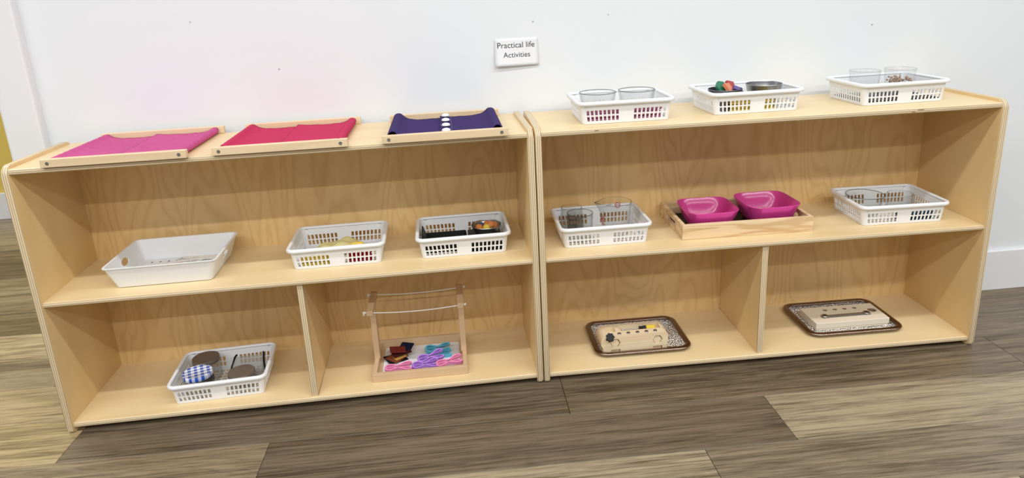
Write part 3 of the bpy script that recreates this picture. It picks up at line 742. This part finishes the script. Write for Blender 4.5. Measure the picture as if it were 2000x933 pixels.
# ------------------------------------------------------------------ solid white tray with cord
wt = thing('white_tray', 'solid white plastic tray with oval handle holes', 'tray', (0.2775, 0.153, ZM + 0.0003))
bm = bmesh.new()
lp = [(0.224, 0.176, 0.006, 0.0), (0.232, 0.184, 0.012, 0.002), (0.268, 0.212, 0.014, 0.0555), (0.275, 0.219, 0.016, 0.0565), (0.275, 0.219, 0.016, 0.0585), (0.2645, 0.2085, 0.013, 0.0585), (0.2285, 0.1805, 0.011, 0.0045), (0.222, 0.174, 0.006, 0.0035)]
loft(bm, [[(x, y, z) for x, y in rrect(w_, d_, r_, 6)] for w_, d_, r_, z in lp], True, True, True)
to = obj('tray_body', bm, M['tray_plastic'], wt)
bpy.context.view_layer.update()
cutb = bmesh.new(); lathe(cutb, [(1, -0.2), (1, 0.2)], 28, cap0=True, cap1=True)
xform(cutb, Matrix.Translation((0, 0, 0.036)) @ Matrix.Rotation(PI / 2, 4, 'Y') @ Matrix.Diagonal((0.0095, 0.020, 1, 1)))
cut(to, [cutb]); smooth_by_angle(to, 35)
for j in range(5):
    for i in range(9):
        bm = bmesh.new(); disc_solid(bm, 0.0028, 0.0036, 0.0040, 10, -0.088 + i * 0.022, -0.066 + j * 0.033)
        obj('drain_hole_shade', bm, M['dark'], wt)  # dark disc on the tray floor, painted shade for an open hole
def squiggle(seed, n, cx, cy, sx, sy, z):
    r_ = random.Random(seed); return spline([(cx + sx * (r_.random() - 0.5), cy + sy * (r_.random() - 0.5), z + r_.random() * 0.004) for _ in range(n)], 7)
for nm, lb, m_, sd, n_, cx, cy, sx, sy in (('cord', 'white lace coiled in the white tray', 'cord', 5, 14, 0.035, 0.035, 0.15, 0.075), ('cord', 'pink lace lying in the white tray', 'pinkcord', 9, 9, 0.0, 0.012, 0.075, 0.04)):
    bm = bmesh.new(); tube(bm, squiggle(sd, n_, cx, cy, sx, sy, 0.0065), 0.0021, 7)
    tag(obj(nm, bm, M[m_], None, True, (0.2775, 0.153, ZM + 0.0003)), lb, 'lace')

# ------------------------------------------------------------------ pine tray and magenta bowls
TWx, TWy, TH_ = 0.360, 0.215, 0.042
pt = thing('wooden_tray', 'pine tray with black base and slotted handles holding two pink bowls', 'tray', RP(0.575, 0.168, ZM + 0.0003), RYAW - 0.012)
for s in (-1, 1):
    obj('long_side', NB(-TWx / 2, TWx / 2, s * TWy / 2 - (0.010 if s == 1 else 0), s * TWy / 2 + (0.010 if s == -1 else 0), 0, TH_, 0.0008), M['pine'], pt)
    e = obj('end_side', NB(s * TWx / 2 - (0.010 if s == 1 else 0), s * TWx / 2 + (0.010 if s == -1 else 0), -TWy / 2 + 0.0101, TWy / 2 - 0.0101, 0, TH_, 0.0008), M['pine'], pt)
    cb_ = bmesh.new(); prism(cb_, [(x, z + 0.0215) for x, z in rrect(0.085, 0.016, 0.0078, 6)], 0, s * TWx / 2 - 0.03, s * TWx / 2 + 0.03)
    bpy.context.view_layer.update(); cut(e, [cb_])
obj('tray_base', NB(-TWx / 2 + 0.010, TWx / 2 - 0.010, -TWy / 2 + 0.010, TWy / 2 - 0.010, 0.001, 0.006), M['blackpl'], pt)
def squircle(w, p, n=64):
    L = []
    for k in range(n):
        a = 2 * PI * k / n; c_, s_ = math.cos(a), math.sin(a)
        r = (abs(c_) ** p + abs(s_) ** p) ** (-1 / p); L.append((w / 2 * r * c_, w / 2 * r * s_))
    return L
def sq_bowl(label, loc, rz, w, h, tilt=(0, 0)):
    t = thing('square_bowl', label, 'bowl', loc, rz, 'magenta plastic bowls'); t.rotation_euler = (tilt[0], tilt[1], rz)
    bm = bmesh.new(); loops = []
    outer = [(0.64, 3.4, 0.0), (0.70, 3.8, 0.0015), (0.80, 4.4, h * 0.32), (0.905, 4.6, h * 0.68), (1.0, 4.6, h)]
    for s, p, z in outer: loops.append([(x, y, z + (0.0015 * (abs(x * y) / (w * w / 4)) if z == h else 0)) for x, y in squircle(w * s, p)])
    for s, p, z in ((0.988, 4.6, h + 0.0012), (0.974, 4.6, h), (0.88, 4.6, h * 0.68), (0.775, 4.4, h * 0.33), (0.67, 3.8, 0.0045), (0.58, 3.4, 0.0035)):
        loops.append([(x, y, z + (0.0015 * (abs(x * y) / (w * w / 4)) if z >= h else 0)) for x, y in squircle(w * s, p)])
    loft(bm, loops, True, True, True); smooth_by_angle(obj('bowl_body', bm, M['magenta'], t), 60)
    return t
sq_bowl('magenta square plastic bowl, the one nearer the measuring jug', RP(0.492, 0.150, ZM + 0.0066), RYAW - 0.02, 0.148, 0.057)
b2 = sq_bowl('magenta square plastic bowl with a tan disc inside', RP(0.664, 0.156, ZM + 0.0066), RYAW + 0.02, 0.152, 0.060)
bm = bmesh.new(); disc_solid(bm, 0.050, 0.0048, 0.0215, 32, bev=0.001)
lc = RP(0.664, 0.156, ZM + 0.0066)
tag(obj('cork_disc', bm, M['cork'], None, False, lc), 'tan cork disc lying inside a magenta bowl', 'disc')

# ------------------------------------------------------------------ metal trays
def metal_tray(label, x, y, w, d_, yaw):
    t = thing('metal_tray', label, 'tray', RP(x, y, ZB + 0.0003), RYAW + yaw, 'hammered metal trays')
    bm = bmesh.new()
    loft(bm, [[(px, py, z) for px, py in rrect(w_, dd_, r_, 8)] for w_, dd_, r_, z in ((w - 0.05, d_ - 0.05, 0.016, 0.0), (w - 0.034, d_ - 0.034, 0.022, 0.001), (w - 0.020, d_ - 0.020, 0.026, 0.010), (w - 0.022, d_ - 0.022, 0.025, 0.0108), (w - 0.036, d_ - 0.036, 0.021, 0.0022), (w - 0.05, d_ - 0.05, 0.016, 0.0014))], True, True, True)
    smooth_by_angle(obj('tray_plate', bm, M['hammered'], t), 50)
    loops = []
    for k in range(12):
        a = 2 * PI * k / 12; o_ = 0.0085 * math.cos(a); z = 0.0105 + 0.0045 * math.sin(a)
        loops.append([(px, py, z) for px, py in rrect(w - 0.017 + 2 * o_, d_ - 0.017 + 2 * o_, 0.028 + o_, 8)])
    bm = bmesh.new(); loft(bm, loops, True, wrap=True); obj('rim', bm, M['trayrim'], t, True)
metal_tray('hammered metal tray under the wooden block with the black knob', 0.292, 0.152, 0.278, 0.205, 0.0)
metal_tray('hammered metal tray under the pale wooden board with a spanner', 0.917, 0.160, 0.285, 0.208, -0.01)
# wooden tool block
o_t = ZB + 0.0022
tbk = thing('tool_block', 'pale wooden tool block with hexagonal cutouts and a black knob', 'wooden toy', RP(0.267, 0.107, o_t), RYAW + 0.012)
bw_, bd_, bh_ = 0.192, 0.064, 0.056
outl = []
for k in range(7): a = k / 6 * PI / 2; outl.append((bw_ / 2 - 0.016 + 0.016 * math.cos(a), bh_ - 0.016 + 0.016 * math.sin(a)))
for k in range(7): a = PI / 2 + k / 6 * PI / 2; outl.append((-bw_ / 2 + 0.016 + 0.016 * math.cos(a), bh_ - 0.016 + 0.016 * math.sin(a)))
outl += [(-bw_ / 2, 0.026), (-bw_ / 2 + 0.005, 0.018), (-bw_ / 2 + 0.004, 0.0), (bw_ / 2 - 0.004, 0.0), (bw_ / 2 - 0.002, 0.02)]
bm = prism(bmesh.new(), outl, 1, -bd_ / 2, bd_ / 2)
bo = obj('block_body', bm, M['pale'], tbk)
cs = []
for cx in (-0.055, 0.066):
    c_ = bmesh.new(); prism(c_, [(cx + 0.0148 * math.cos(PI / 3 * k), 0.031 + 0.0140 * math.sin(PI / 3 * k)) for k in range(6)], 1, -bd_ / 2 - 0.01, -bd_ / 2 + 0.010); cs.append(c_)
    c_ = bmesh.new(); box(c_, cx - 0.0132, cx + 0.0132, -bd_ / 2 - 0.01, -bd_ / 2 + 0.010, -0.01, 0.0115); cs.append(c_)
    bm = bmesh.new(); prism(bm, [(cx - 0.0008 + 0.0122 * math.cos(PI / 3 * k), 0.0300 + 0.0114 * math.sin(PI / 3 * k)) for k in range(6)], 1, -bd_ / 2 + 0.0030, -bd_ / 2 + 0.0101)
    obj('hexagon_inlay', bm, M['pale'], tbk)
    obj('foot_inlay', NB(cx - 0.0128, cx + 0.0108, -bd_ / 2 + 0.0030, -bd_ / 2 + 0.0101, 0.0, 0.0098), M['beech'], tbk)
c_ = bmesh.new(); box(c_, -0.036, 0.080, -0.010, 0.022, bh_ - 0.014, bh_ + 0.01); cs.append(c_)
c_ = bmesh.new(); box(c_, -0.078, -0.050, -0.012, 0.018, bh_ - 0.014, bh_ + 0.01); cs.append(c_)
bpy.context.view_layer.update(); cut(bo, cs)
for cx, mk in ((-0.043, 'dark'), (-0.017, 'steel'), (0.009, 'steel'), (0.035, 'steel'), (0.060, 'steel')):
    bm = bmesh.new(); lathe(bm, [(0.0008, 0.0006), (0.0014, 0.0030), (0.0046, 0.0022), (0.0062, -0.001)], 18, cap0=True)
    xform(bm, Matrix.Translation((cx, -bd_ / 2 + 0.006, bh_)))
    obj('screw', bm, M['screw'] if mk == 'dark' else M['steel'], tbk)
bm = bmesh.new(); pts_ = []
for k in range(42): a = 2 * PI * k / 42; r = 0.0112 + 0.0018 * math.cos(7 * a); pts_.append((r * math.cos(a), r * math.sin(a)))
prism(bm, pts_, 2, 0, 0.011); bmesh.ops.bevel(bm, geom=[e for e in bm.edges if e.verts[0].co.z == e.verts[1].co.z and e.verts[0].co.z > 0.01], offset=0.0012, segments=1, affect='EDGES')
xform(bm, Matrix.Translation((-0.071, -bd_ / 2 + 0.004, bh_ - 0.010)) @ Matrix.Rotation(0.75, 4, 'X')); obj('star_knob', bm, M['blackpl'], tbk)
sd = thing('screwdriver', 'small screwdriver with yellow and black handle in the tool block slot', 'screwdriver', RP(0.267 + 0.0, 0.107 + 0.006, o_t + bh_ - 0.006), RYAW + 0.012)
def xl(prof, n=14):
    bm = bmesh.new(); lathe(bm, prof, n, cap0=True, cap1=True); return xform(bm, Matrix.Rotation(PI / 2, 4, 'Y'))
obj('handle', xl([(0.0060, 0.042), (0.0078, 0.043), (0.0078, 0.064), (0.0060, 0.068)], 8), plain('yellow_handle', (0.80, 0.60, 0.05), 0.35), sd)
smooth_by_angle(obj('collar', xl([(0.0045, 0.022), (0.0062, 0.023), (0.0062, 0.029), (0.0050, 0.031), (0.0068, 0.033), (0.0068, 0.0418), (0.004, 0.042)]), M['blackpl'], sd), 50)
smooth_by_angle(obj('shaft', xl([(0.0010, -0.030), (0.0018, -0.028), (0.0018, 0.022)]), M['steel'], sd), 50)
# spanner board
sbd = thing('spanner_board', 'pale wooden board with four small holes and one large hole', 'wooden toy', RP(0.921, 0.150, ZB + 0.0022), RYAW)
M['paleboard'] = wood('white_maple_board', (0.84, 0.75, 0.60), (0.76, 0.65, 0.49), (3, 30, 60), 14, 0.25, 0.25, rough=0.55)
bm = NB(-0.111, 0.111, -0.050, 0.050, 0.006, 0.024, 0.0015); bo = obj('board_body', bm, M['paleboard'], sbd)
cs = []
for k in range(4):
    c_ = bmesh.new(); lathe(c_, [(0.0068, 0.0065), (0.0068, 0.05)], 20, -0.044 + k * 0.0305, 0.028, True, True); cs.append(c_)
c_ = bmesh.new(); lathe(c_, [(0.0125, 0.0065), (0.0125, 0.05)], 26, 0.090, 0.006, True, True); cs.append(c_)
c_ = bmesh.new(); prism(c_, [(x - 0.002, y - 0.013) for x, y in rrect(0.152, 0.020, 0.0095, 6)], 2, 0.0215, 0.05); cs.append(c_)
bpy.context.view_layer.update(); cut(bo, cs)
for (hx, hy, hr) in [(-0.044 + k * 0.0305, 0.028, 0.0067) for k in range(4)] + [(0.090, 0.006, 0.0124)]:
    bm = bmesh.new(); lathe(bm, [(hr, 0.0066), (hr, 0.0225), (hr - 0.0005, 0.0225), (hr - 0.0005, 0.0072)], 24, hx, hy, True, True)
    obj('hole_shade_lining', bm, M['endgrain_shade'], sbd)  # added brown ring, paints the shade inside the drilled hole
obj('under_board', NB(-0.109, 0.109, -0.048, 0.048, 0.0, 0.0058, 0.001), M['paleboard'], sbd)
spn = thing('spanner', 'double ended steel spanner lying in the pale wooden board', 'spanner', RP(0.919, 0.137, ZB + 0.0022 + 0.0216), RYAW)
bm = bmesh.new(); prism(bm, [(-0.058, -0.0045), (0.058, -0.0045), (0.058, 0.0045), (-0.058, 0.0045)], 2, 0.001, 0.0058); bmesh.ops.bevel(bm, geom=bm.edges[:], offset=0.0012, segments=2, affect='EDGES')
obj('shank', bm, M['steel'], spn)
for s in (-1, 1):
    bm = bmesh.new(); lathe(bm, [(0.0048, 0.0005), (0.0090, 0.0005), (0.0100, 0.002), (0.0100, 0.0058), (0.0088, 0.0075), (0.0048, 0.0075), (0.0048, 0.0005)], 24, s * 0.064, 0)
    smooth_by_angle(obj('ring_end', bm, M['steel'], spn), 45)

# ------------------------------------------------------------------ clothes line frame
cf = thing('clothes_line_frame', 'wooden tray with two posts carrying white clothes lines', 'wooden frame', (0.892, 0.139, ZB + 0.0003), -0.018)
hw, hd, wh = 0.1285, 0.094, 0.023
for s in (-1, 1):
    obj('tray_side', NB(s * hw - (0.012 if s == 1 else 0), s * hw + (0.012 if s == -1 else 0), -hd + 0.0121, hd - 0.0101, 0, wh, 0.001), M['beech'], cf)
obj('tray_front', NB(-hw, hw, -hd, -hd + 0.012, 0, wh, 0.001), M['beech'], cf)
obj('tray_back', NB(-hw, hw, hd - 0.010, hd, 0, wh + 0.004, 0.001), M['beech'], cf)
obj('tray_base', NB(-hw + 0.012, hw - 0.012, -hd + 0.012, hd - 0.010, 0.0005, 0.004), M['beech'], cf)
AZ = 0.195
for s in (-1, 1):
    xp = s * (hw - 0.0075)
    obj('post', NB(xp - 0.0078, xp + 0.0078, -0.010, 0.012, wh, AZ - 0.014, 0.001), M['beech'], cf)
    a = obj('arm', NB(xp - 0.0085, xp + 0.0085, -0.062, 0.066, AZ - 0.014, AZ, 0.001), M['beech'], cf)
for yy, sag, nm in ((-0.057, 0.007, 'clothes_line'), (0.058, 0.006, 'clothes_line')):
    pts_ = [(-hw - 0.008, yy - 0.004, AZ - 0.013), (-hw - 0.010, yy, AZ - 0.004), (-hw - 0.004, yy, AZ - 0.005)]
    for k in range(13): q = k / 12; pts_.append((-hw + 2 * hw * q, yy, AZ - 0.006 - sag * 4 * q * (1 - q)))
    pts_ += [(hw + 0.004, yy, AZ - 0.005), (hw + 0.008, yy, AZ - 0.003)]
    bm = bmesh.new(); tube(bm, spline(pts_, 3), 0.0016, 7); co = obj(nm, bm, M['cord'], cf, True)
    for s in (-1, 1):
        bm = bmesh.new(); bmesh.ops.create_icosphere(bm, subdivisions=2, radius=0.0034)
        for v_ in bm.verts: v_.co *= 1 + 0.25 * noise.noise(v_.co * 900)
        bmesh.ops.translate(bm, vec=(s * (hw + 0.005), yy, AZ - 0.006), verts=bm.verts[:]); obj('knot', bm, M['cord'], co, True)
def CF(x, y, z): c_, s_ = math.cos(-0.018), math.sin(-0.018); return (0.892 + c_ * x - s_ * y, 0.139 + s_ * x + c_ * y, ZB + 0.0003 + z)
tag(obj('paper_liner', NB(-0.106, 0.108, -0.078, 0.080, 0, 0.0008), M['paper'], None, False, CF(0, 0, 0.0042), -0.018), 'white paper lining the clothes line tray', 'paper')
for k, (nm, x, y, z, a, w_, d_, c) in enumerate((
        ('black felt square at the bottom of the pile in the tray', -0.072, 0.012, 0.0065, 0.45, 0.060, 0.048, (0.012, 0.012, 0.016)),
        ('rust brown felt square under the dark red squares', -0.070, 0.012, 0.0105, 0.9, 0.052, 0.042, (0.25, 0.06, 0.025)),
        ('yellow felt square barely showing in the felt pile', -0.062, 0.008, 0.0140, 0.5, 0.034, 0.030, (0.62, 0.36, 0.08)),
        ('dark maroon felt square in the middle of the felt pile', -0.058, 0.026, 0.0180, 0.35, 0.052, 0.040, (0.10, 0.02, 0.02)),
        ('navy felt square at the back of the felt pile', -0.044, 0.046, 0.0225, -0.3, 0.036, 0.036, (0.012, 0.014, 0.045)),
        ('dark red felt square on top of the felt pile', -0.067, 0.024, 0.0270, 0.10, 0.044, 0.040, (0.24, 0.035, 0.03)))):
    bm = bmesh.new(); loops = []
    for zz in (0.0, 0.0022):
        loops.append([(px, py, zz + 0.0016 * noise.noise((px * 50, py * 50, k))) for px, py in rrect(w_, d_, 0.001, 1)])
    loft(bm, loops, True, True, True)
    o = obj('felt_square', bm, fabric('felt_%d' % k, c, tuple(q * 0.7 for q in c)), None, False, CF(x, y, z)); o.rotation_euler = (0.10 * math.sin(k * 2.1), 0.12 * math.cos(k * 1.3), a)
    tag(o, nm, 'felt square', 'felt squares in the clothes line tray')
def ribbon(bm, path, th, z0, z1):
    P = [Vector((x, y)) for x, y in path]; A, B = [], []
    for i, p in enumerate(P):
        tdir = (P[min(i + 1, len(P) - 1)] - P[max(i - 1, 0)]).normalized(); nn = Vector((-tdir.y, tdir.x))
        A.append(p + nn * th / 2); B.append(p - nn * th / 2)
    loft(bm, [[(A[i].x, A[i].y, z0), (A[i].x, A[i].y, z1), (B[i].x, B[i].y, z1), (B[i].x, B[i].y, z0)] for i in range(len(P))], True, True, True)
PEG_ARM, PEG_SPRING = [], None
def peg(label, loc, rot, mat):
    t = thing('clothes_peg', label, 'clothes peg', loc, 0, 'plastic clothes pegs'); t.rotation_euler = rot
    for s in (-1, 1):
        outer = [(-0.034, s * 0.0012), (-0.030, s * 0.0075), (-0.020, s * 0.0095), (-0.010, s * 0.0065), (0.0, s * 0.0035), (0.010, s * 0.0075), (0.022, s * 0.0125), (0.033, s * 0.0125), (0.037, s * 0.0085)]
        bm = bmesh.new(); ribbon(bm, [(p.x, p.y) for p in spline([(x, y, 0) for x, y in outer], 4)], 0.0038, -0.0055, 0.0055)
        inner = [(-0.034, s * 0.0012), (-0.022, s * 0.0022), (-0.010, s * 0.0014), (0.0, s * 0.0025), (0.012, s * 0.0042), (0.026, s * 0.0062), (0.037, s * 0.0085)]
        ribbon(bm, [(p.x, p.y) for p in spline([(x, y, 0) for x, y in inner], 4)], 0.0020, -0.0050, 0.0050)
        obj('peg_arm', bm, mat, t)
    bm = bmesh.new()
    tube(bm, [(0.0035 * math.cos(a_ * 0.7), 0.0035 * math.sin(a_ * 0.7), -0.0065 + 0.013 * a_ / 36) for a_ in range(37)], 0.0009, 6)
    obj('spring', bm, M['steel'], t, True)
pinkp, purp, bluep = plain('pink_peg_plastic', (0.84, 0.26, 0.48), 0.4), plain('purple_peg_plastic', (0.43, 0.20, 0.68), 0.4), plain('blue_peg_plastic', (0.12, 0.46, 0.62), 0.4)
peg('blue clothes peg at the back of the clothes line tray', CF(0.045, 0.028, 0.018), (0.55, 0.10, 0.16), bluep)
peg('blue clothes peg in front of the other blue peg', CF(0.047, 0.004, 0.012), (0.3, -0.05, 0.10), bluep)
peg('purple clothes peg resting on the other purple peg', CF(0.026, -0.026, 0.024), (0.5, -0.12, 0.14), purp)
peg('purple clothes peg low in the middle of the tray', CF(0.012, -0.056, 0.018), (0.35, 0.0, 0.10), purp)
peg('pink clothes peg under the felt squares at the tray front', CF(-0.062, -0.058, 0.018), (0.3, 0.0, 0.06), pinkp)
peg('pink clothes peg beside the post at the tray front', CF(0.077, -0.056, 0.020), (0.3, -0.1, 0.16), pinkp)
